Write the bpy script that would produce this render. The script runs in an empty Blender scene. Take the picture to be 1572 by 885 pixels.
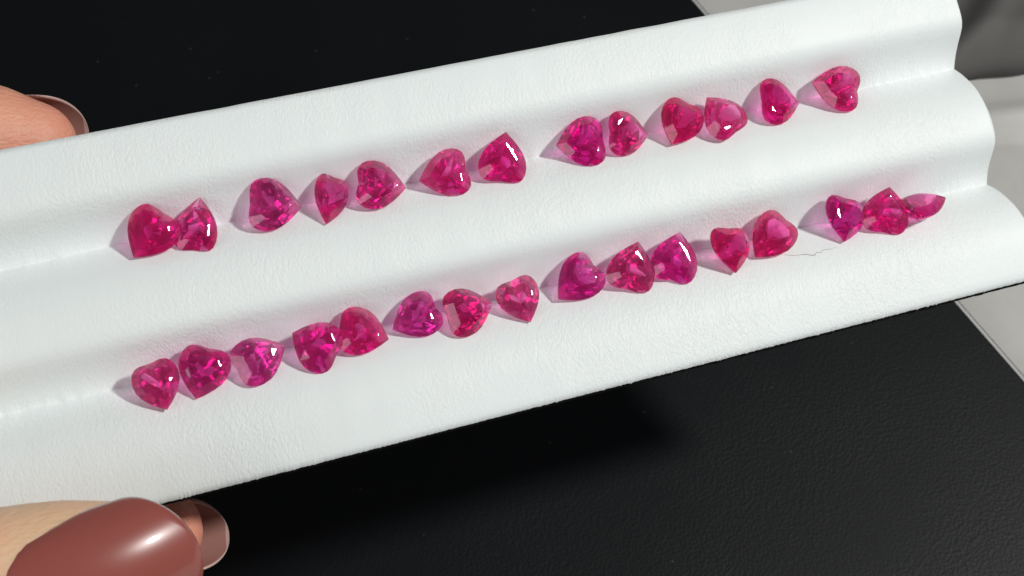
import bpy, bmesh, math, random
from mathutils import Vector, Matrix, noise
MM = 0.001
scene = bpy.context.scene

# ------------------------------------------------------------------ camera
cam_d = bpy.data.cameras.new('camera'); cam = bpy.data.objects.new('camera', cam_d)
scene.collection.objects.link(cam); scene.camera = cam
cam.location = (0, 0, 164.4*MM); cam.rotation_euler = (math.radians(30), 0, 0)
cam_d.sensor_width = 36.0; cam_d.lens = 36.0*2160/1572
cam_d.clip_start = 0.01; cam_d.clip_end = 20.0
cam_d.dof.use_dof = True; cam_d.dof.focus_distance = 0.143; cam_d.dof.aperture_fstop = 78

# ------------------------------------------------------------------ the tray's frame: u along its length, v across, n out of its face
U = Vector((0.94307, 0.31567, -0.10472)); V = Vector((-0.24738, 0.87624, 0.41352)); N = U.cross(V).normalized()
TC = Vector((0, 72.0, 39.69))*MM
TRAY = Matrix(((U.x, V.x, N.x, TC.x), (U.y, V.y, N.y, TC.y), (U.z, V.z, N.z, TC.z), (0, 0, 0, 1)))

# ------------------------------------------------------------------ light
world = bpy.data.worlds.new('World'); scene.world = world; world.use_nodes = True
bg = world.node_tree.nodes['Background']; bg.inputs['Color'].default_value = (0.93, 0.97, 1.0, 1); bg.inputs['Strength'].default_value = 0.07
def area(name, pos, target, size, power, col):
    l = bpy.data.lights.new(name, 'AREA'); l.shape = 'DISK'; l.size = size; l.energy = power; l.color = col
    o = bpy.data.objects.new(name, l); scene.collection.objects.link(o); o.location = pos
    o.rotation_euler = (Vector(target)-Vector(pos)).to_track_quat('-Z', 'Y').to_euler()
    return o
LDIR = (U*0.54+V*0.15+N*0.83).normalized()
area('desk_lamp_light', TC+LDIR*0.60, TC, 0.06, 2.85, (1.0, 0.985, 0.95))
area('fill_light', TC+Vector((-0.78, -1.01, 0.88)), TC, 1.3, 8.9, (0.965, 0.985, 1.0))  # soft fill added out of view to lighten shadows and groove walls
scene.view_settings.view_transform = 'Standard'; scene.view_settings.look = 'None'
scene.view_settings.exposure = 0.0; scene.view_settings.gamma = 1.0
scene.render.engine = 'CYCLES'
cy = scene.cycles
cy.use_denoising = True
cy.max_bounces = 16; cy.transmission_bounces = 16; cy.glossy_bounces = 8; cy.diffuse_bounces = 4; cy.transparent_max_bounces = 24
cy.sample_clamp_indirect = 14.0; cy.caustics_refractive = True; cy.caustics_reflective = True; cy.blur_glossy = 0.3

# ------------------------------------------------------------------ helpers
COL = scene.collection
def mesh_obj(name, verts, faces, mat, parent=None, mw=None, smooth=False):
    me = bpy.data.meshes.new(name); me.from_pydata([tuple(v) for v in verts], [], faces); me.update()
    if smooth: me.polygons.foreach_set('use_smooth', [True]*len(me.polygons))
    o = bpy.data.objects.new(name, me); COL.objects.link(o)
    if mat: me.materials.append(mat)
    if parent: o.parent = parent
    elif mw is not None: o.matrix_world = mw
    return o
def empty(name, mw):
    o = bpy.data.objects.new(name, None); COL.objects.link(o); o.matrix_world = mw; o.empty_display_size = 0.01
    return o
def tag(o, label, cat, group=None, kind=None):
    o['label'] = label; o['category'] = cat
    if group: o['group'] = group
    if kind: o['kind'] = kind
    return o
def new_mat(name):
    m = bpy.data.materials.new(name); m.use_nodes = True
    nt = m.node_tree; b = nt.nodes['Principled BSDF']
    return m, nt, b
def nd(nt, t, **kw):
    n = nt.nodes.new(t)
    for k, v in kw.items():
        if k in n.inputs: n.inputs[k].default_value = v
        else: setattr(n, k, v)
    return n
def coords(nt, scale):
    tc = nd(nt, 'ShaderNodeTexCoord'); mp = nd(nt, 'ShaderNodeMapping'); mp.inputs['Scale'].default_value = scale
    nt.links.new(tc.outputs['Object'], mp.inputs['Vector']); return mp.outputs['Vector']
def math_node(nt, op, a, b):
    m = nd(nt, 'ShaderNodeMath', operation=op)
    for i, x in enumerate((a, b)):
        if isinstance(x, (int, float)): m.inputs[i].default_value = x
        else: nt.links.new(x, m.inputs[i])
    return m.outputs[0]

# ------------------------------------------------------------------ materials
def leather_mat():
    m, nt, b = new_mat('white leather')
    b.inputs['Roughness'].default_value = 0.48; b.inputs['Specular IOR Level'].default_value = 0.35
    vec = coords(nt, (2300, 1450, 1800))
    warp = nd(nt, 'ShaderNodeTexNoise', Scale=0.9, Detail=2.0); nt.links.new(vec, warp.inputs['Vector'])
    mix = nd(nt, 'ShaderNodeVectorMath', operation='MULTIPLY_ADD'); mix.inputs[1].default_value = (1.3, 1.3, 1.3)
    nt.links.new(warp.outputs['Color'], mix.inputs[0]); nt.links.new(vec, mix.inputs[2])
    vo = nd(nt, 'ShaderNodeTexVoronoi', feature='DISTANCE_TO_EDGE', Scale=1.0); nt.links.new(mix.outputs[0], vo.inputs['Vector'])
    cr = nd(nt, 'ShaderNodeMapRange'); cr.inputs['From Max'].default_value = 0.30; nt.links.new(vo.outputs['Distance'], cr.inputs['Value'])
    no = nd(nt, 'ShaderNodeTexNoise', Scale=1.7, Detail=4.0, Roughness=0.6); nt.links.new(mix.outputs[0], no.inputs['Vector'])
    # the grain is stronger in some places than in others, as in a real hide
    vec2 = coords(nt, (70, 90, 80)); big = nd(nt, 'ShaderNodeTexNoise', Scale=1.0, Detail=2.0); nt.links.new(vec2, big.inputs['Vector'])
    st = nd(nt, 'ShaderNodeMapRange'); st.inputs['From Min'].default_value = 0.35; st.inputs['From Max'].default_value = 0.65
    st.inputs['To Min'].default_value = 0.12; st.inputs['To Max'].default_value = 1.0; nt.links.new(big.outputs['Fac'], st.inputs['Value'])
    # longer curved wrinkles across the strip
    vec3 = coords(nt, (1050, 420, 700)); wr = nd(nt, 'ShaderNodeTexNoise', Scale=1.0, Detail=1.5, Distortion=0.8); nt.links.new(vec3, wr.inputs['Vector'])
    wl = nd(nt, 'ShaderNodeMapRange'); wl.inputs['From Max'].default_value = 0.07
    nt.links.new(math_node(nt, 'ABSOLUTE', math_node(nt, 'SUBTRACT', wr.outputs['Fac'], 0.5), 0), wl.inputs['Value'])
    h = math_node(nt, 'ADD', math_node(nt, 'MULTIPLY', cr.outputs[0], 0.55), math_node(nt, 'MULTIPLY', no.outputs['Fac'], 0.7))
    h = math_node(nt, 'ADD', h, math_node(nt, 'MULTIPLY', wl.outputs[0], 0.42))
    h = math_node(nt, 'MULTIPLY', h, st.outputs[0])
    bp = nd(nt, 'ShaderNodeBump', Strength=0.42, Distance=0.00010); nt.links.new(h, bp.inputs['Height']); nt.links.new(bp.outputs[0], b.inputs['Normal'])
    tone = nd(nt, 'ShaderNodeMapRange'); tone.inputs['To Min'].default_value = 0.0; nt.links.new(big.outputs['Fac'], tone.inputs['Value'])
    mc = nd(nt, 'ShaderNodeMix', data_type='RGBA'); mc.inputs['A'].default_value = (0.785, 0.838, 0.835, 1); mc.inputs['B'].default_value = (0.82, 0.862, 0.858, 1)
    nt.links.new(tone.outputs[0], mc.inputs['Factor']); nt.links.new(mc.outputs['Result'], b.inputs['Base Color'])
    return m
LEATHER = leather_mat()

def plain(name, col, rough, spec=0.5, bump=None):
    m, nt, b = new_mat(name)
    b.inputs['Base Color'].default_value = (*col, 1); b.inputs['Roughness'].default_value = rough; b.inputs['Specular IOR Level'].default_value = spec
    if bump:
        sc, dist, stg = bump
        vec = coords(nt, (sc, sc, sc)); no = nd(nt, 'ShaderNodeTexNoise', Scale=1.0, Detail=3.0); nt.links.new(vec, no.inputs['Vector'])
        bp = nd(nt, 'ShaderNodeBump', Strength=stg, Distance=dist); nt.links.new(no.outputs['Fac'], bp.inputs['Height']); nt.links.new(bp.outputs[0], b.inputs['Normal'])
        mc = nd(nt, 'ShaderNodeMix', data_type='RGBA'); mc.inputs['A'].default_value = (*[c*0.85 for c in col], 1); mc.inputs['B'].default_value = (*[min(1, c*1.12) for c in col], 1)
        nt.links.new(no.outputs['Fac'], mc.inputs['Factor']); nt.links.new(mc.outputs['Result'], b.inputs['Base Color'])
    return m
BACKING = plain('black backing felt', (0.008, 0.007, 0.007), 0.9, 0.1)
HIDE_EDGE = plain('cream cut edge of the hide', (0.80, 0.74, 0.58), 0.7, 0.2)

def board_mat():
    m, nt, b = new_mat('black grained leatherette')
    b.inputs['Base Color'].default_value = (0.0030, 0.0038, 0.0050, 1); b.inputs['Roughness'].default_value = 0.46; b.inputs['Specular IOR Level'].default_value = 0.28
    vec = coords(nt, (2100, 2100, 2100))
    vo = nd(nt, 'ShaderNodeTexVoronoi', feature='F1', Scale=1.0); nt.links.new(vec, vo.inputs['Vector'])
    no = nd(nt, 'ShaderNodeTexNoise', Scale=0.45, Detail=4.0, Roughness=0.65); nt.links.new(vec, no.inputs['Vector'])
    # sparse pale dust specks
    vd = coords(nt, (260, 260, 260)); du = nd(nt, 'ShaderNodeTexVoronoi', feature='F1', Scale=1.0); nt.links.new(vd, du.inputs['Vector'])
    dm = nd(nt, 'ShaderNodeMapRange'); dm.inputs['From Min'].default_value = 0.045; dm.inputs['From Max'].default_value = 0.025; nt.links.new(du.outputs['Distance'], dm.inputs['Value'])
    dc = nd(nt, 'ShaderNodeMix', data_type='RGBA'); dc.inputs['A'].default_value = (0.0030, 0.0038, 0.0050, 1); dc.inputs['B'].default_value = (0.05, 0.05, 0.05, 1)
    nt.links.new(dm.outputs[0], dc.inputs['Factor']); nt.links.new(dc.outputs['Result'], b.inputs['Base Color'])
    v2 = coords(nt, (45, 45, 45)); wear = nd(nt, 'ShaderNodeTexNoise', Scale=1.0, Detail=3.0); nt.links.new(v2, wear.inputs['Vector'])
    wm = nd(nt, 'ShaderNodeMapRange'); wm.inputs['From Min'].default_value = 0.32; wm.inputs['From Max'].default_value = 0.68; wm.inputs['To Min'].default_value = 0.25; nt.links.new(wear.outputs['Fac'], wm.inputs['Value'])
    rm = nd(nt, 'ShaderNodeMapRange'); rm.inputs['To Min'].default_value = 0.38; rm.inputs['To Max'].default_value = 0.56; nt.links.new(wear.outputs['Fac'], rm.inputs['Value']); nt.links.new(rm.outputs[0], b.inputs['Roughness'])
    h = math_node(nt, 'MULTIPLY', math_node(nt, 'ADD', vo.outputs['Distance'], no.outputs['Fac']), wm.outputs[0])
    bp = nd(nt, 'ShaderNodeBump', Strength=0.30, Distance=0.00010); nt.links.new(h, bp.inputs['Height']); nt.links.new(bp.outputs[0], b.inputs['Normal'])
    return m
BOARD = board_mat()
BOARD_EDGE = plain('grey board core', (0.45, 0.45, 0.49), 0.8, 0.2)
TABLE = plain('pale grey table top', (0.50, 0.50, 0.49), 0.7, 0.3, (60, 0.0003, 0.3))
CLOTH = plain('grey satin cloth', (0.50, 0.495, 0.475), 0.55, 0.35, (140, 0.0003, 0.25))
DARK_CLOTH = plain('dark grey satin cloth', (0.105, 0.102, 0.098), 0.65, 0.3, (140, 0.0003, 0.25))
THREAD = plain('dark thread fibre', (0.22, 0.21, 0.205), 0.8, 0.2)

def skin_mat():
    m, nt, b = new_mat('skin')
    vec = coords(nt, (230, 230, 230)); no = nd(nt, 'ShaderNodeTexNoise', Scale=1.0, Detail=3.0); nt.links.new(vec, no.inputs['Vector'])
    # the finger pressed behind the top edge is flushed, the thumb's side is paler and yellower
    tc = nd(nt, 'ShaderNodeTexCoord'); sx = nd(nt, 'ShaderNodeSeparateXYZ'); nt.links.new(tc.outputs['Object'], sx.inputs[0])
    fl = nd(nt, 'ShaderNodeMapRange'); fl.inputs['From Min'].default_value = 0.022; fl.inputs['From Max'].default_value = -0.004; nt.links.new(sx.outputs['Z'], fl.inputs['Value'])
    f2 = math_node(nt, 'ADD', fl.outputs[0], math_node(nt, 'MULTIPLY', math_node(nt, 'SUBTRACT', no.outputs['Fac'], 0.5), 0.7))
    mc = nd(nt, 'ShaderNodeMix', data_type='RGBA'); mc.inputs['A'].default_value = (0.80, 0.52, 0.335, 1); mc.inputs['B'].default_value = (0.80, 0.28, 0.205, 1)
    nt.links.new(f2, mc.inputs['Factor']); nt.links.new(mc.outputs['Result'], b.inputs['Base Color'])
    b.inputs['Roughness'].default_value = 0.48; b.inputs['Specular IOR Level'].default_value = 0.4
    b.inputs['Subsurface Weight'].default_value = 0.35; b.inputs['Subsurface Radius'].default_value = (1.0, 0.35, 0.2); b.inputs['Subsurface Scale'].default_value = 0.0025
    vec2 = coords(nt, (1300, 2600, 2000)); n2 = nd(nt, 'ShaderNodeTexNoise', Scale=1.0, Detail=4.0); nt.links.new(vec2, n2.inputs['Vector'])
    bp = nd(nt, 'ShaderNodeBump', Strength=0.7, Distance=0.00024); nt.links.new(n2.outputs['Fac'], bp.inputs['Height']); nt.links.new(bp.outputs[0], b.inputs['Normal'])
    return m
SKIN = skin_mat()
def nail_mat():
    m, nt, b = new_mat('dusty rose gel polish')
    b.inputs['Base Color'].default_value = (0.31, 0.080, 0.064, 1); b.inputs['Roughness'].default_value = 0.30
    b.inputs['Specular IOR Level'].default_value = 0.5; b.inputs['Coat Weight'].default_value = 1.0; b.inputs['Coat Roughness'].default_value = 0.035
    return m
POLISH = nail_mat()
NAIL_RAW = plain('bare underside of the nail', (0.38, 0.19, 0.16), 0.5, 0.3)
NAIL_RIM = plain('pale rim of the nail', (0.58, 0.40, 0.36), 0.35, 0.5)

def ruby_mat(i, rnd, hue):
    """clear corundum that absorbs green strongly and blue partly; hue 0 = redder, 1 = more purple"""
    m, nt, b = new_mat('ruby'); nt.nodes.remove(b); out = nt.nodes['Material Output']
    gl = nd(nt, 'ShaderNodeBsdfGlass'); gl.inputs['IOR'].default_value = 1.77; gl.inputs['Roughness'].default_value = 0.0
    gl.inputs['Color'].default_value = (1.0, 0.90, 0.95, 1)
    tr = nd(nt, 'ShaderNodeBsdfTransparent'); tr.inputs['Color'].default_value = (1.0, 0.95, 0.97, 1)
    df = nd(nt, 'ShaderNodeBsdfDiffuse'); df.inputs['Color'].default_value = (0.88, 0.004, 0.15+0.13*hue, 1)
    # silky inclusions scatter a little light inside the stone
    vec = coords(nt, (420, 420, 420)); no = nd(nt, 'ShaderNodeTexNoise', Scale=1.0, Detail=3.0); nt.links.new(vec, no.inputs['Vector'])
    fr = nd(nt, 'ShaderNodeMapRange'); fr.inputs['From Min'].default_value = 0.3; fr.inputs['From Max'].default_value = 0.7
    silk = rnd.choice((0.04, 0.08, 0.12, 0.17, 0.22)); fr.inputs['To Min'].default_value = silk*0.15; fr.inputs['To Max'].default_value = silk; nt.links.new(no.outputs['Fac'], fr.inputs['Value'])
    m1 = nd(nt, 'ShaderNodeMixShader'); m1.inputs[0].default_value = 0.15
    nt.links.new(gl.outputs[0], m1.inputs[1]); nt.links.new(tr.outputs[0], m1.inputs[2])
    m2 = nd(nt, 'ShaderNodeMixShader'); nt.links.new(fr.outputs[0], m2.inputs[0])
    nt.links.new(m1.outputs[0], m2.inputs[1]); nt.links.new(df.outputs[0], m2.inputs[2])
    nt.links.new(m2.outputs[0], out.inputs['Surface'])
    va = nd(nt, 'ShaderNodeVolumeAbsorption'); d = rnd.uniform(500, 950)*(0.85 if i == 28 else 1)
    va.inputs['Density'].default_value = d; va.inputs['Color'].default_value = (0.992, 0.0, 0.655+0.165*hue, 1)
    nt.links.new(va.outputs[0], out.inputs['Volume'])
    return m

# ------------------------------------------------------------------ setting: table, board, cloth
tb = mesh_obj('table', [(x, y, -0.0205) for x, y in ((-1.2, -0.8), (1.2, -0.8), (1.2, 1.4), (-1.2, 1.4))], [(0, 1, 2, 3)], TABLE)
tb['kind'] = 'structure'; tb['label'] = 'pale grey table top under the black board'

# black board: its right-hand edge runs from near the lower right of the view up to the top
E0 = Vector((73.2, 89.9, 0))*MM; E1 = Vector((31.1, 160.0, 0))*MM; ZB = -16.0*MM
ed = (E1-E0).normalized(); en = Vector((ed.y, -ed.x, 0))
if en.x < 0: en = -en
board = empty('black_board', Matrix.Translation((-0.03, 0.09, ZB-0.0045)))
def slab(name, off, z0, z1, mat, bev, length0=-0.085, length1=0.30, depth=0.40):
    pts = [E0+ed*length0+en*off, E0+ed*length1+en*off, E0+ed*length1-en*(depth+off), E0+ed*length0-en*(depth+off)]
    inv = board.matrix_world.inverted()
    bm = bmesh.new()
    lo = [bm.verts.new(inv@Vector((p.x, p.y, ZB+z0))) for p in pts]; hi = [bm.verts.new(inv@Vector((p.x, p.y, ZB+z1))) for p in pts]
    bm.faces.new(lo); bm.faces.new(hi[::-1])
    for i in range(4): bm.faces.new((lo[i], lo[(i+1) % 4], hi[(i+1) % 4], hi[i]))
    bmesh.ops.recalc_face_normals(bm, faces=bm.faces)
    bmesh.ops.bevel(bm, geom=[e for e in bm.edges], offset=bev, segments=3, affect='EDGES', profile=0.6)
    me = bpy.data.meshes.new(name); bm.to_mesh(me); bm.free(); me.materials.append(mat)
    o = bpy.data.objects.new(name, me); COL.objects.link(o); o.parent = board; return o
slab('core', 0.0, -0.0043, -0.0012, BOARD_EDGE, 0.0002)
slab('top_sheet', -0.0006, -0.00115, 0.0, BOARD, 0.0004)
tag(board, 'large flat black board with leathery grain lying under the white tray', 'board')

def cloth_h(x, y):           # mm
    q = y-0.13*(x-72)
    h = 0.6+0.4*math.sin(x*0.045+y*0.02)
    h += 1.5*math.exp(-((q-133.8)/2.4)**2)                                  # low soft fold
    h -= 0.6/(1+math.exp((q-129.4)/0.3))                                    # hem of the upper layer
    h += 0.4*noise.noise(Vector((x*0.06, y*0.05, 0)))
    return max(h, 0.15)
cv, cf = [], []; nx, ny = 150, 190
for j in range(ny+1):
    for i in range(nx+1):
        y = 66+135*j/ny
        p = E0+ed*((y/1000-E0.y)/ed.y); xl = p.x*1000+en.x*2.0+1.2
        x = xl+105*i/nx
        cv.append((x*MM, y*MM, (-20.4+cloth_h(x/1.028, y/1.028)*min(1, 0.15+i/6))*MM))
for j in range(ny):
    for i in range(nx):
        a = j*(nx+1)+i; cf.append((a, a+1, a+nx+2, a+nx+1))
cl = mesh_obj('grey_cloth', cv, cf, CLOTH, smooth=True)
tag(cl, 'pale grey satin cloth with low folds beside the black board', 'cloth')
# a darker cloth lies over it with a rolled front edge
ROLL = [(141.9, 0.35), (141.45, 0.7), (141.2, 1.3), (141.15, 2.0), (141.35, 2.8), (141.9, 3.5), (142.7, 4.0), (143.6, 4.3)]
dv, df = [], []; nx, ny = 110, 60; rows = [(q, z, 1) for q, z in ROLL]+[(144.5+45*k/ny, 4.5, 0) for k in range(ny+1)]
for rj, (q, z, front) in enumerate(rows):
    for i in range(nx+1):
        x = 62+75*i/nx; y = q+0.13*(x-72)+0.5*math.sin(x*0.16)+0.35*math.sin(x*0.43+1)
        line = 73+(y-141)*0.65; d = x-line
        f = max(0.0, min(1.0, (q-141.5)/7)); f = f*f*(3-2*f)
        lift = 0.6*0.5*(d+math.sqrt(d*d+5))+2.2*math.exp(-((d+3)/3.5)**2)+0.9*math.sin((x*0.8-y*0.5)*0.42)+1.3*noise.noise(Vector((x*0.09, y*0.05, 2)))
        edge = min(1, i/5, (nx-i)/40, (len(rows)-1-rj)/25); edge = edge*edge*(3-2*edge)
        dv.append((x*1.028*MM, y*1.028*MM, (-20.2+(z+f*lift)*(0.12+0.88*edge)+0.9)*MM))
for j in range(len(rows)-1):
    for i in range(nx):
        a = j*(nx+1)+i; df.append((a, a+1, a+nx+2, a+nx+1))
dc = mesh_obj('dark_cloth', dv, df, DARK_CLOTH, smooth=True)
tag(dc, 'dark grey folded cloth with a rolled front edge beyond the tray', 'cloth')

# ------------------------------------------------------------------ the white tray
PR = [(0, 0), (.05, .85), (.1, 1.55), (.2, 2.68), (.265, 3.2), (.38, 3.75), (.506, 4.03), (.62, 4.06), (.68, 3.9), (.72, 3.58), (.76, 3.02), (.81, 2.2), (.86, 1.45), (.912, .8), (.96, .32), (1, 0)]
def bump_h(s):
    for k in range(len(PR)-1):
        if s <= PR[k+1][0]:
            def tan(i):
                if i == 0: return (PR[1][1]-PR[0][1])/(PR[1][0]-PR[0][0])
                if i == len(PR)-1: return (PR[-1][1]-PR[-2][1])/(PR[-1][0]-PR[-2][0])
                return (PR[i+1][1]-PR[i-1][1])/(PR[i+1][0]-PR[i-1][0])
            x0, y0 = PR[k]; x1, y1 = PR[k+1]; d = x1-x0; t = (s-x0)/d
            return (2*t**3-3*t*t+1)*y0+(t**3-2*t*t+t)*d*tan(k)+(-2*t**3+3*t*t)*y1+(t**3-t*t)*d*tan(k+1)
    return 0
PITCH = 13.5; V1 = 12.75; VTOP = 23.2; VBOT = -12.35; UEND = 56.5; UBEG = -92.0
def tray_h(v):
    s = (V1-v)/PITCH
    if s < -0.45: return 4.06-0.45*((-0.45-s)/0.33)**2
    if s < 0: return bump_h(s+1)
    if s <= 1: return bump_h(s)
    if s < 1.58: return bump_h(s-1)
    return 4.06-0.15*((s-1.58)/0.28)**2
vs = set()
for k in range(0, 60): vs.add(round(VTOP+(VBOT-VTOP)*k/59, 4))
for g in (V1, V1-PITCH):
    vs = {x for x in vs if abs(x-g) > 0.3}
    for d in (-0.2, -0.08, 0, 0.08, 0.2): vs.add(g+d)
vs = sorted(vs, reverse=True)
NU = 1300; rnd = random.Random(4)
us = [UBEG+(UEND-UBEG)*i/NU for i in range(NU+1)]
def wob(u, v):
    w = 0.10*noise.noise(Vector((u*0.05, v*0.06, 3)))+0.05*noise.noise(Vector((u*0.35, v*0.18, 7)))
    g = min(abs(v-V1), abs(v-V1+PITCH))
    w += 0.20*math.exp(-(g/0.6)**2)*noise.noise(Vector((u*0.9, v*0.5, 11)))+0.045*math.exp(-(g/0.35)**2)*noise.noise(Vector((u*2.6, v, 17)))
    return w
tray = empty('gem_tray', TRAY)
def tray_layer(name, mat, off_top, off_bot, inset, fuzz, edge_mat=None):
    """a closed sheet that follows the tray's wave between two depths"""
    verts, faces = [], []; nv = len(vs); nu = len(us)
    jag = [0.0]*nu; rr = random.Random(9)
    for i in range(nu):
        jag[i] = rr.uniform(-0.03, 0.03)*fuzz - (rr.uniform(0.03, 0.08)*fuzz if rr.random() < 0.08 else 0)
    for layer, off in ((0, off_top), (1, off_bot)):
        for j, v in enumerate(vs):
            for i, u in enumerate(us):
                vv = v; uu = u
                if j == 0: vv = v-abs(inset)+0.04*noise.noise(Vector((u*0.3, 0, 1)))
                if j == nv-1: vv = v+inset+jag[i]
                gv = 0.16*noise.noise(Vector((u*0.12, v, 5)))*math.exp(-(min(abs(v-V1), abs(v-V1+PITCH))/1.5)**2)
                if u > UEND-8: uu = u+max(0, min(1, (V1-PITCH-v)/8))*1.4*((u-UEND+8)/8)**2
                if i == nu-1: uu += -abs(inset)+0.12*noise.noise(Vector((v*0.25, 4, 1)))
                h = tray_h(v)+wob(u, v)+off
                if layer == 0:                      # soft rounded rim
                    dr = min(v-VBOT, VTOP-v+0.2, UEND-u)
                    if dr < 0.35: h -= 0.25*(1-max(dr, 0)/0.35)**2
                verts.append((uu*MM, (vv+gv)*MM, h*MM))
    o1 = nu*nv
    for j in range(nv-1):
        for i in range(nu-1):
            a = j*nu+i
            faces.append((a, a+nu, a+nu+1, a+1)); faces.append((o1+a, o1+a+1, o1+a+nu+1, o1+a+nu))
    ne = len(faces)
    for i in range(nu-1):
        faces.append((i, i+1, o1+i+1, o1+i)); a = (nv-1)*nu+i; faces.append((a, o1+a, o1+a+1, a+1))
    for j in range(nv-1):
        a = j*nu; faces.append((a, o1+a, o1+a+nu, a+nu)); b = j*nu+nu-1; faces.append((b, b+nu, o1+b+nu, o1+b))
    o = mesh_obj(name, verts, faces, mat, parent=tray)
    sm = [True]*len(faces)
    for k in range(ne, len(faces)): sm[k] = False
    o.data.polygons.foreach_set('use_smooth', sm)
    if edge_mat:
        o.data.materials.append(edge_mat); mi = [0]*len(faces)
        for k in range(ne, len(faces)): mi[k] = 1
        o.data.polygons.foreach_set('material_index', mi)
    return o
tray_layer('leather_cover', LEATHER, 0.0, -0.55, 0.0, 1.0, HIDE_EDGE)
tray_layer('backing', BACKING, -0.57, -2.3, -0.22, 1.0)
tag(tray, 'long white leather display tray with two grooves holding red stones', 'display tray')

# ------------------------------------------------------------------ rubies
def bez(p0, p1, p2, p3, t):
    s = 1-t
    return tuple(s**3*a+3*s*s*t*b+3*s*t*t*c+t**3*d for a, b, c, d in zip(p0, p1, p2, p3))
def heart(cd, n=12, k=1.0):
    """closed outline, tip at (0,-.5); cd = cleft depth, k < 1 softens the cleft"""
    cd *= k
    segs = [((0, .5-cd), (.07, .5-.6*cd), (.15, .5), (.25, .5)), ((.25, .5), (.40, .5), (.5, .37), (.5, .17)), ((.5, .17), (.5, -.09), (.27, -.30), (0, -.5))]
    cnt = [n//4, n//3, n-n//4-n//3]; half = []
    for s, c in zip(segs, cnt):
        for i in range(c): half.append(bez(*s, i/c))
    half.append((0, -.5))
    return half+[(-x, y) for x, y in half[-2:0:-1]]
def ruby_mesh(name, L, W, cd, rnd, mat, extra=None):
    """heart brilliant: table, star and bezel facets, thin girdle, pavilion facets meeting in a short keel. x lateral, -y is the point, z up, mm"""
    n = 12; g = heart(cd, n); m = len(g)               # 24 girdle points
    cw = min(L, W); ch = cw*rnd.uniform(.12, .15); gt = cw*.018; pd = cw*rnd.uniform(.38, .43)
    ts = rnd.uniform(.56, .64); cy0 = .04
    asym = rnd.uniform(-.05, .05); sk = rnd.uniform(-.06, .06)
    def P(x, y, s, z, j=0.0):
        x2 = x*(1+asym*y*2)+sk*y*.5*0
        return Vector((x2*W*s+rnd.uniform(-j, j), (cy0+(y-cy0)*s)*L+rnd.uniform(-j, j), z+rnd.uniform(-j, j)*.3))
    verts = []; faces = []
    gu = [P(x, y, 1, gt) for x, y in g]; gl = [P(x, y, 1, -gt) for x, y in g]
    tsoft = heart(cd, n, .55); tb = [P(*tsoft[i], ts, gt+ch, .03) for i in range(0, m, 2)]
    for t in tb: t.z = gt+ch
    pm = [P(*tsoft[(i+1) % m], rnd.uniform(.69, .76), -gt-pd*rnd.uniform(.24, .29), .04) for i in range(0, m, 2)]
    pl = [P(*tsoft[i], rnd.uniform(.33, .41), -gt-pd*rnd.uniform(.66, .72), .05) for i in range(0, m, 2)]
    cu = [Vector((rnd.uniform(-.06, .06), .09*L, -gt-pd*.97)), Vector((rnd.uniform(-.06, .06), -.05*L, -gt-pd))]
    verts = gu+gl+tb+pm+pl+cu; k = m//2; G0, H0, T0, M0, N0, C0 = 0, m, 2*m, 2*m+k, 2*m+2*k, 2*m+3*k
    faces.append([T0+i for i in range(k)][::-1])
    for i in range(k):
        a, b, c = 2*i, (2*i+1) % m, (2*i+2) % m; i2 = (i+1) % k; ip = (i-1) % k
        faces += [(T0+i, T0+i2, G0+b), (T0+i, G0+b, G0+a), (T0+i2, G0+c, G0+b)]
        # pavilion: upper ring point i lies under girdle point 2i+1, lower ring point i under girdle point 2i
        faces += [(H0+a, H0+b, M0+i), (H0+b, H0+c, M0+i), (M0+ip, H0+a, M0+i)]
        faces += [(M0+ip, M0+i, N0+i), (M0+i, N0+i2, N0+i)]
        ci = 0 if tsoft[a][1] > 0.1 else 1; cn = 0 if tsoft[c][1] > 0.1 else 1
        faces.append((N0+i, N0+i2, C0+ci))
        if ci != cn: faces.append((N0+i2, C0+cn, C0+ci))
    for i in range(m):
        j = (i+1) % m; faces.append((G0+i, G0+j, H0+j, H0+i))
    bm = bmesh.new(); bv = [bm.verts.new(p*MM) for p in verts]
    for f in faces: bm.faces.new([bv[i] for i in f])
    if extra:                                            # glint flat added at the table's edge (normal, depth in mm)
        nrm = Vector(extra[:3]).normalized(); top = max(v.co.dot(nrm) for v in bm.verts)
        res = bmesh.ops.bisect_plane(bm, geom=bm.verts[:]+bm.edges[:]+bm.faces[:], plane_co=nrm*(top-extra[3]*MM), plane_no=nrm, clear_outer=True, dist=1e-7)
        bmesh.ops.contextual_create(bm, geom=[e for e in bm.edges if e.is_boundary])
    bmesh.ops.recalc_face_normals(bm, faces=bm.faces)
    me = bpy.data.meshes.new(name); bm.to_mesh(me); bm.free(); me.materials.append(mat)
    return me
UP = 'heart-cut rubies in the upper groove'; LOW = 'heart-cut rubies in the lower groove'
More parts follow.
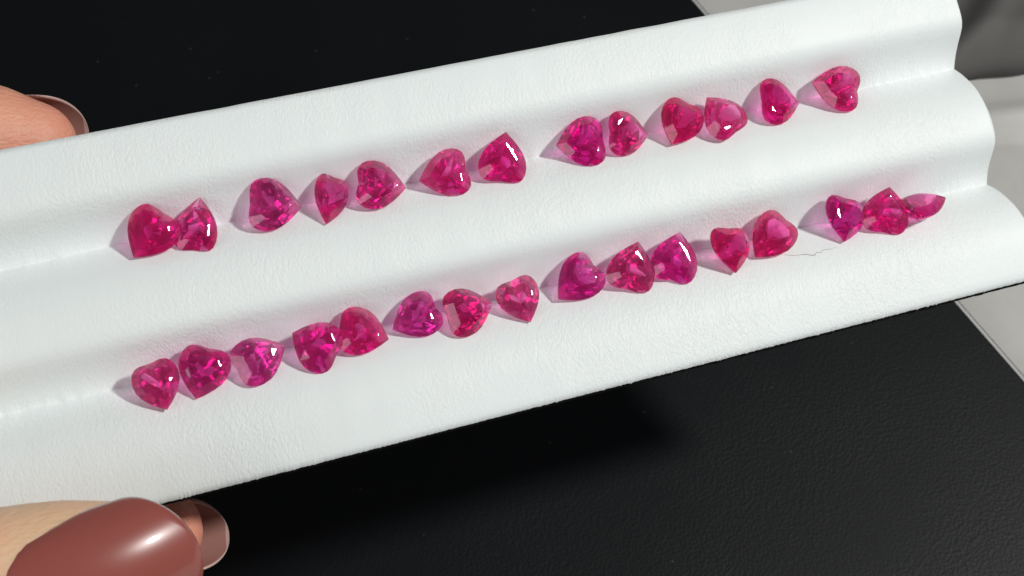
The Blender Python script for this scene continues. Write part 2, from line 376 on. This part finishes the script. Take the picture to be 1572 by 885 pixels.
# u, v, length, width, direction of the point, lean along u, lean along v, cleft, purple hue, label
GEMS = [
 (-33.97, 12.60, 4.98, 4.63, -136, 0, 0, .10, .45, 'heart-cut ruby at the far left of the upper row, point down left'),
 (-29.39, 12.76, 5.15, 3.85, 71, -8, 6, .08, .35, 'narrow ruby with point up, second from left in upper row'),
 (-21.65, 12.93, 4.93, 4.90, -15, 4, -2, .06, .45, 'broad ruby with point to the right, third from left in upper row'),
 (-16.33, 12.32, 5.12, 3.36, -118, 22, 6, .05, .3, 'slim tilted ruby, fourth from left in upper row'),
 (-11.06, 12.67, 4.77, 4.70, -17, 4, 2, .13, .35, 'clear heart-shaped ruby pointing right, fifth from left in upper row'),
 (-4.67, 12.48, 4.88, 4.50, -179, -6, 0, .12, .5, 'heart-shaped ruby pointing left, sixth from left in upper row'),
 (1.75, 12.93, 4.92, 4.56, 71, -4, -6, .07, .6, 'ruby with point up, just left of the middle gap in upper row'),
 (10.20, 12.87, 4.85, 4.94, 174, -6, 2, .10, .95, 'purplish ruby pointing left, just right of the middle gap in upper row'),
 (15.61, 12.68, 4.42, 4.49, -13, 9, -5, .05, .2, 'ruby pointing right, fifth from the right end of upper row'),
 (21.37, 12.59, 4.95, 4.47, -128, 2, 4, .09, .15, 'ruby pointing down left, left one of touching pair in upper row'),
 (26.04, 12.52, 4.69, 4.69, 113, 3, 9, .07, .3, 'ruby with point up left, right one of touching pair in upper row'),
 (33.25, 12.69, 4.55, 4.88, -12, 10, 2, .05, .6, 'lone ruby pointing right, second from the right in upper row'),
 (39.89, 13.00, 5.09, 4.86, 155, -4, 6, .12, .3, 'lone heart-cut ruby pointing left, rightmost in the upper row'),
 (-36.31, -1.70, 4.55, 4.25, -82, -10, 4, .10, .3, 'narrow dark ruby at the far left of the lower row'),
 (-32.09, -1.43, 4.81, 4.61, -117, 2, 0, .10, .6, 'large ruby with point down, second from left in lower row'),
 (-26.49, -1.31, 4.98, 4.38, 15, 4, 2, .08, .7, 'ruby with point up right, third from left in lower row'),
 (-21.23, -1.21, 4.65, 4.80, 140, 2, 0, .10, .7, 'rounded ruby with point up left, fourth from left in lower row'),
 (-16.29, -1.21, 4.82, 4.53, -28, 0, 4, .07, .4, 'ruby pointing right, fifth from left in lower row'),
 (-10.97, -0.87, 4.79, 4.25, -166, -4, 2, .11, .9, 'purplish ruby pointing left, sixth from left in lower row'),
 (-5.58, -1.46, 4.79, 4.55, 4, 6, 0, .06, .3, 'ruby pointing right, seventh from left in lower row'),
 (-0.28, -1.75, 4.47, 4.08, -80, -10, 2, .07, .05, 'small red ruby with point down, eighth from left in lower row'),
 (6.07, -1.09, 5.27, 4.38, -151, 2, 2, .11, .85, 'magenta heart-shaped ruby standing alone in middle of lower row'),
 (12.09, -0.87, 4.93, 4.70, 63, -2, -4, .10, .15, 'red ruby with point up, tenth from left in lower row'),
 (16.89, -0.97, 5.08, 4.69, 64, -4, 0, .12, .95, 'purplish ruby with point up, eleventh from left in lower row'),
 (22.95, -1.69, 4.70, 4.60, -100, 18, 4, .08, .3, 'tilted ruby with point down, fifth from the right in lower row'),
 (27.76, -1.34, 5.25, 4.41, -145, -6, 5, .08, .2, 'ruby beside the dark thread, fourth from the right in lower row'),
 (36.63, -1.27, 4.80, 4.75, -113, 14, 2, .06, .9, 'purplish tilted ruby, third from the right in lower row'),
 (41.45, -1.28, 4.82, 4.99, 67, -6, -4, .06, .5, 'ruby with point up, second from the right in lower row'),
 (45.85, -1.70, 5.00, 4.40, -4, -6, 52, .05, .25, 'pale pink ruby lying on its side, rightmost in lower row'),
]
SEEDS = [100+k for k in range(29)]
# flats added beside the table, angled to mirror the lamp into the camera
GLINT_FLATS = {6: (-0.185, -0.148, 0.971, 0.045),
         8: (0.055, 0.072, 0.996, 0.012),
         10: (0.062, 0.159, 0.985, 0.03),
         11: (-0.077, 0.128, 0.989, 0.018),
         15: (-0.046, -0.196, 0.98, 0.06),
         22: (-0.076, -0.166, 0.983, 0.05),
         23: (-0.123, -0.111, 0.986, 0.035),
         26: (-0.216, -0.07, 0.974, 0.035),
         2: (0.055, -0.175, 0.983, 0.01),
         4: (-0.015, -0.15, 0.989, 0.008),
         5: (0.027, 0.282, 0.959, 0.014),
         7: (0.032, 0.228, 0.973, 0.012),
         12: (0.074, 0.119, 0.99, 0.008),
         14: (0.213, 0.153, 0.965, 0.012),
         16: (-0.167, 0.137, 0.976, 0.01),
         17: (0.082, -0.213, 0.974, 0.012),
         18: (0.06, 0.265, 0.962, 0.014),
         20: (0.326, -0.043, 0.945, 0.02),
         21: (0.04, 0.091, 0.995, 0.006),
         24: (-0.138, -0.042, 0.99, 0.008),
         27: (-0.045, -0.153, 0.987, 0.01),
         0: (0.229, 0.2, 0.953, 0.012),
         13: (0.463, -0.086, 0.882, 0.02),
         1: (-0.432, -0.019, 0.902, 0.015)}
for k, (gu, gv, L, W, ang, lu, lv, cd, hue, label) in enumerate(GEMS):
    r = random.Random(SEEDS[k]); L *= 1.04; W *= 1.07; cd = 0.042 if cd > .105 else 0.016
    me = ruby_mesh('ruby', L, W, cd, r, ruby_mat(k, random.Random(k), hue), GLINT_FLATS.get(k))
    nn = Vector((math.sin(math.radians(lu)), math.sin(math.radians(lv)), 0)); nn.z = math.sqrt(1-nn.length_squared)
    tip = Vector((math.cos(math.radians(ang)), math.sin(math.radians(ang)), 0)); tip = (tip-nn*tip.dot(nn)).normalized()
    yax = -tip; xax = yax.cross(nn)
    rot = Matrix((xax, yax, nn)).transposed()
    # settle the stone into the groove: lift it until no vertex lies inside the leather
    pts = [rot @ (v.co/MM) for v in me.vertices]
    h = 1.0
    while h < 6:
        if all(p.z+h >= tray_h(gv+p.y)-0.06 for p in pts): break
        h += 0.03
    loc = Vector((gu, gv, h))
    o = bpy.data.objects.new('ruby', me); COL.objects.link(o)
    o.matrix_world = TRAY @ (Matrix.Translation(loc*MM) @ rot.to_4x4())
    tag(o, label, 'ruby', UP if gv > 6 else LOW)

# ------------------------------------------------------------------ the hand that holds the tray
hand = empty('hand', TRAY @ Matrix.Translation(Vector((-60, -5, -10))*MM))
HINV = hand.matrix_world.inverted() @ TRAY
def tube(bm, pts, radii, dorsal, seg=20, cap=5):
    """tapered limb through pts (tray mm), radii = (side to side, front to back), round ends"""
    P = [Vector(p) for p in pts]; n = len(P); rings = []
    def frame(i):
        t = (P[min(i+1, n-1)]-P[max(i-1, 0)]).normalized(); d = Vector(dorsal); d = (d-t*d.dot(t)).normalized()
        return t, d, t.cross(d)
    def ring(c, a, b, d, s):
        return [bm.verts.new((HINV @ ((c+s*(a*math.cos(x))+d*(b*math.sin(x)))*MM))) for x in [2*math.pi*q/seg for q in range(seg)]]
    t, d, s = frame(0); a, b = radii[0]
    for k in range(cap, 0, -1):
        al = math.pi/2*k/(cap+.3); rings.append(ring(P[0]-t*(b*math.sin(al)), a*math.cos(al), b*math.cos(al), d, s))
    for i in range(n):
        t, d, s = frame(i); rings.append(ring(P[i], *radii[i], d, s))
    t, d, s = frame(n-1); a, b = radii[-1]
    for k in range(1, cap+1):
        al = math.pi/2*k/(cap+.3); rings.append(ring(P[-1]+t*(b*math.sin(al)), a*math.cos(al), b*math.cos(al), d, s))
    for r0, r1 in zip(rings, rings[1:]):
        for q in range(seg): bm.faces.new((r0[q], r0[(q+1) % seg], r1[(q+1) % seg], r1[q]))
    bm.faces.new(rings[0][::-1]); bm.faces.new(rings[-1])
bm = bmesh.new()
TD = Vector((0, -0.42, 0.91)); IDR = Vector((0.05, 0.36, -0.93)); MD = Vector((0.15, -0.30, -0.95))
TH = [(-118, -16, -8), (-98, -17, 1), (-78, -17.5, 7.5), (-62, -17.2, 10.6), (-52, -17.4, 11.4), (-46, -17.3, 11.6), (-42, -17.2, 11.6)]
tube(bm, TH, [(12, 11), (11, 10), (9.3, 8), (9.3, 7.2), (8.9, 6.6), (8.0, 5.8), (6.6, 4.9)], TD)
IX = [(-122, 16, -20), (-98, 25, -15), (-75, 29.5, -11), (-60, 29.8, -9.8), (-51, 28.2, -9.6), (-45.5, 27.1, -9.3), (-42.6, 26.3, -9.2)]
tube(bm, IX, [(9.5, 9.5), (8.6, 8.6), (7.8, 7.6), (7.4, 7.0), (7.0, 6.5), (6.0, 5.4), (4.6, 4.2)], IDR)
MI = [(-124, -2, -22), (-100, -4, -17), (-76, -7.5, -12), (-58, -11.2, -10.2), (-45, -14.0, -10.2), (-39.2, -15.2, -10.6)]
tube(bm, MI, [(9.5, 9.5), (8.6, 8.6), (7.8, 7.6), (7.2, 6.8), (6.0, 5.6), (4.6, 4.3)], MD)
tube(bm, [(-124, -18, -22), (-100, -24, -20), (-86, -26, -17), (-84, -26, -10), (-92, -25, -5)], [(9, 9), (8.2, 8), (7.6, 7.4), (7, 6.8), (6.2, 6)], (1, 0, 0.2))
tube(bm, [(-126, -32, -20), (-110, -39, -17), (-100, -41, -12), (-102, -40, -5), (-110, -38, -2)], [(8, 8), (7, 7), (6.5, 6.4), (6, 6), (5.5, 5.4)], (1, 0, 0.2))
tube(bm, [(-200, -10, -22), (-172, -9, -22), (-150, -8, -22), (-126, -8, -22), (-116, -8, -21)], [(24, 18), (25, 17), (34, 15), (36, 12.5), (32, 9)], (0, 0, 1), seg=28)
tube(bm, [(-150, -14, -18), (-130, -17, -12), (-112, -17, -5)], [(14, 14), (13.5, 13), (12, 11)], TD)
bmesh.ops.recalc_face_normals(bm, faces=bm.faces)
me = bpy.data.meshes.new('fingers_raw'); bm.to_mesh(me); bm.free()
raw = bpy.data.objects.new('fingers_raw', me); COL.objects.link(raw)
md = raw.modifiers.new('r', 'REMESH'); md.mode = 'VOXEL'; md.voxel_size = 0.00055
ms = raw.modifiers.new('s', 'SMOOTH'); ms.factor = 0.5; ms.iterations = 40
dg = bpy.context.evaluated_depsgraph_get(); sk_me = bpy.data.meshes.new_from_object(raw.evaluated_get(dg))
bpy.data.objects.remove(raw)
sk_me.materials.clear(); sk_me.materials.append(SKIN); sk_me.polygons.foreach_set('use_smooth', [True]*len(sk_me.polygons))
sko = bpy.data.objects.new('skin', sk_me); COL.objects.link(sko); sko.parent = hand
def nail(base, tipdir, dorsal, length, halfw, lift, rt, label, drop=1.2, na=34, nb=22, thick=0.45, rim=False, arch=0.55, taper=0.0):
    """curved plate; base = cuticle centre on the finger's axis (tray mm); rt = crosswise radius"""
    t = Vector(tipdir).normalized(); d = Vector(dorsal); d = (d-t*d.dot(t)).normalized(); s = t.cross(d); B = Vector(base)
    verts, faces = [], []
    for lay in (0, 1):
        for i in range(na+1):
            q = 1-(1-i/na)**1.9
            w = halfw*(min(1, math.sin(min(1, (q+.012)/.22)*math.pi/2)**.6))*(1-.10*q)*math.sqrt(max(0.0, 1-max(0, (q-.66)/.3415)**2.3))
            w = max(w, halfw*.05)*(1-taper*(1-min(1, q/.55)*min(1, q/.55)*(3-2*min(1, q/.55))))
            for j in range(nb+1):
                y = w*(2*j/nb-1); r = rt*(1-.1*q)
                z = lift+arch*math.sin(q*math.pi*.9)-drop*q*q-(r-math.sqrt(max(0.01, r*r-min(y*y, r*r*.985))))
                edge = max(0, abs(2*j/nb-1)-.9)/.1; endr = max(max(0, q-.96)/.04, max(0, .04-q)/.04)
                z += (-thick if lay else 0)-(0.16*(edge**2+endr**2) if not lay else 0)
                verts.append(HINV @ ((B+t*(q*length)+s*y+d*z)*MM))
    row = nb+1; o1 = (na+1)*row
    for i in range(na):
        for j in range(nb):
            a = i*row+j; faces.append((a, a+1, a+row+1, a+row)); faces.append((o1+a, o1+a+row, o1+a+row+1, o1+a+1))
    nf = len(faces)
    for i in range(na):
        a = i*row; faces.append((a, a+row, o1+a+row, o1+a)); b = a+nb; faces.append((b, o1+b, o1+b+row, b+row))
    for j in range(nb):
        faces.append((j, o1+j, o1+j+1, j+1)); a = na*row+j; faces.append((a, a+1, o1+a+1, o1+a))
    o = mesh_obj('nail', verts, faces, POLISH, parent=hand, smooth=True); o.data.materials.append(NAIL_RAW); o.data.materials.append(NAIL_RIM)
    mi = [0]*len(faces)
    for k in range(0, nf, 2): mi[k+1] = 1
    if rim:
        for k in range(nf, len(faces)): mi[k] = 2
        for i in range(na):
            for j in range(nb):
                if i > na*.83 or j < 1 or j > nb-2: mi[2*(i*nb+j)+1] = 2
    o.data.polygons.foreach_set('material_index', mi)
    bmx = bmesh.new(); bmx.from_mesh(o.data); bmesh.ops.recalc_face_normals(bmx, faces=bmx.faces); bmx.to_mesh(o.data); bmx.free()
    o['label'] = label; return o
nail((-52.5, -15.8, 11.2), (1, 0.02, 0.02), TD, 16.6, 6.3, 6.9, 6.5, 'glossy dusty rose nail of the thumb', drop=3.0, arch=1.3, taper=0.2)
nail((-53, 27.9, -9.6), (1, -0.13, 0.03), IDR, 15.4, 5.0, 6.0, 5.2, 'dusty rose nail at the tip of the upper finger', thick=0.6, rim=True)
nail((-46, -13.9, -9.8), (1, -0.18, 0.0), MD, 13.6, 4.2, 6.0, 4.4, 'rose nail seen from below behind the thumb', thick=0.75, rim=True)
tag(hand, 'hand with rose polished nails gripping the left end of the tray', 'hand')

# ------------------------------------------------------------------ a stray thread on the leather
tp = [(28.6, -3.25), (29.3, -3.5), (30.0, -3.72), (30.7, -3.8), (31.1, -3.85), (31.7, -4.1), (32.1, -4.2), (32.4, -3.95), (32.9, -4.05), (33.3, -3.85), (34.1, -3.95), (35.2, -3.85)]
v_, f_ = [], []
fine = []
for a, b in zip(tp, tp[1:]):
    for q in range(4): fine.append((a[0]+(b[0]-a[0])*q/4, a[1]+(b[1]-a[1])*q/4))
for i, (x, y) in enumerate(fine):
    r0 = 0.018*(0.5+0.5*min(1, i/6, (len(fine)-i)/8)) * (1.5 if 12 < i < 26 else 1)
    h = tray_h(y)+wob(x, y)+r0*0.8
    for q in range(6):
        al = q*math.pi/3; v_.append((x*MM, (y+r0*math.cos(al))*MM, (h+r0*math.sin(al))*MM))
for i in range(len(fine)-1):
    for q in range(6):
        a = i*6+q; b = i*6+(q+1) % 6; f_.append((a, b, b+6, a+6))
th = mesh_obj('thread', v_, f_, THREAD, mw=TRAY, smooth=True)
tag(th, 'fine dark stray thread on white leather below the lower row', 'thread')
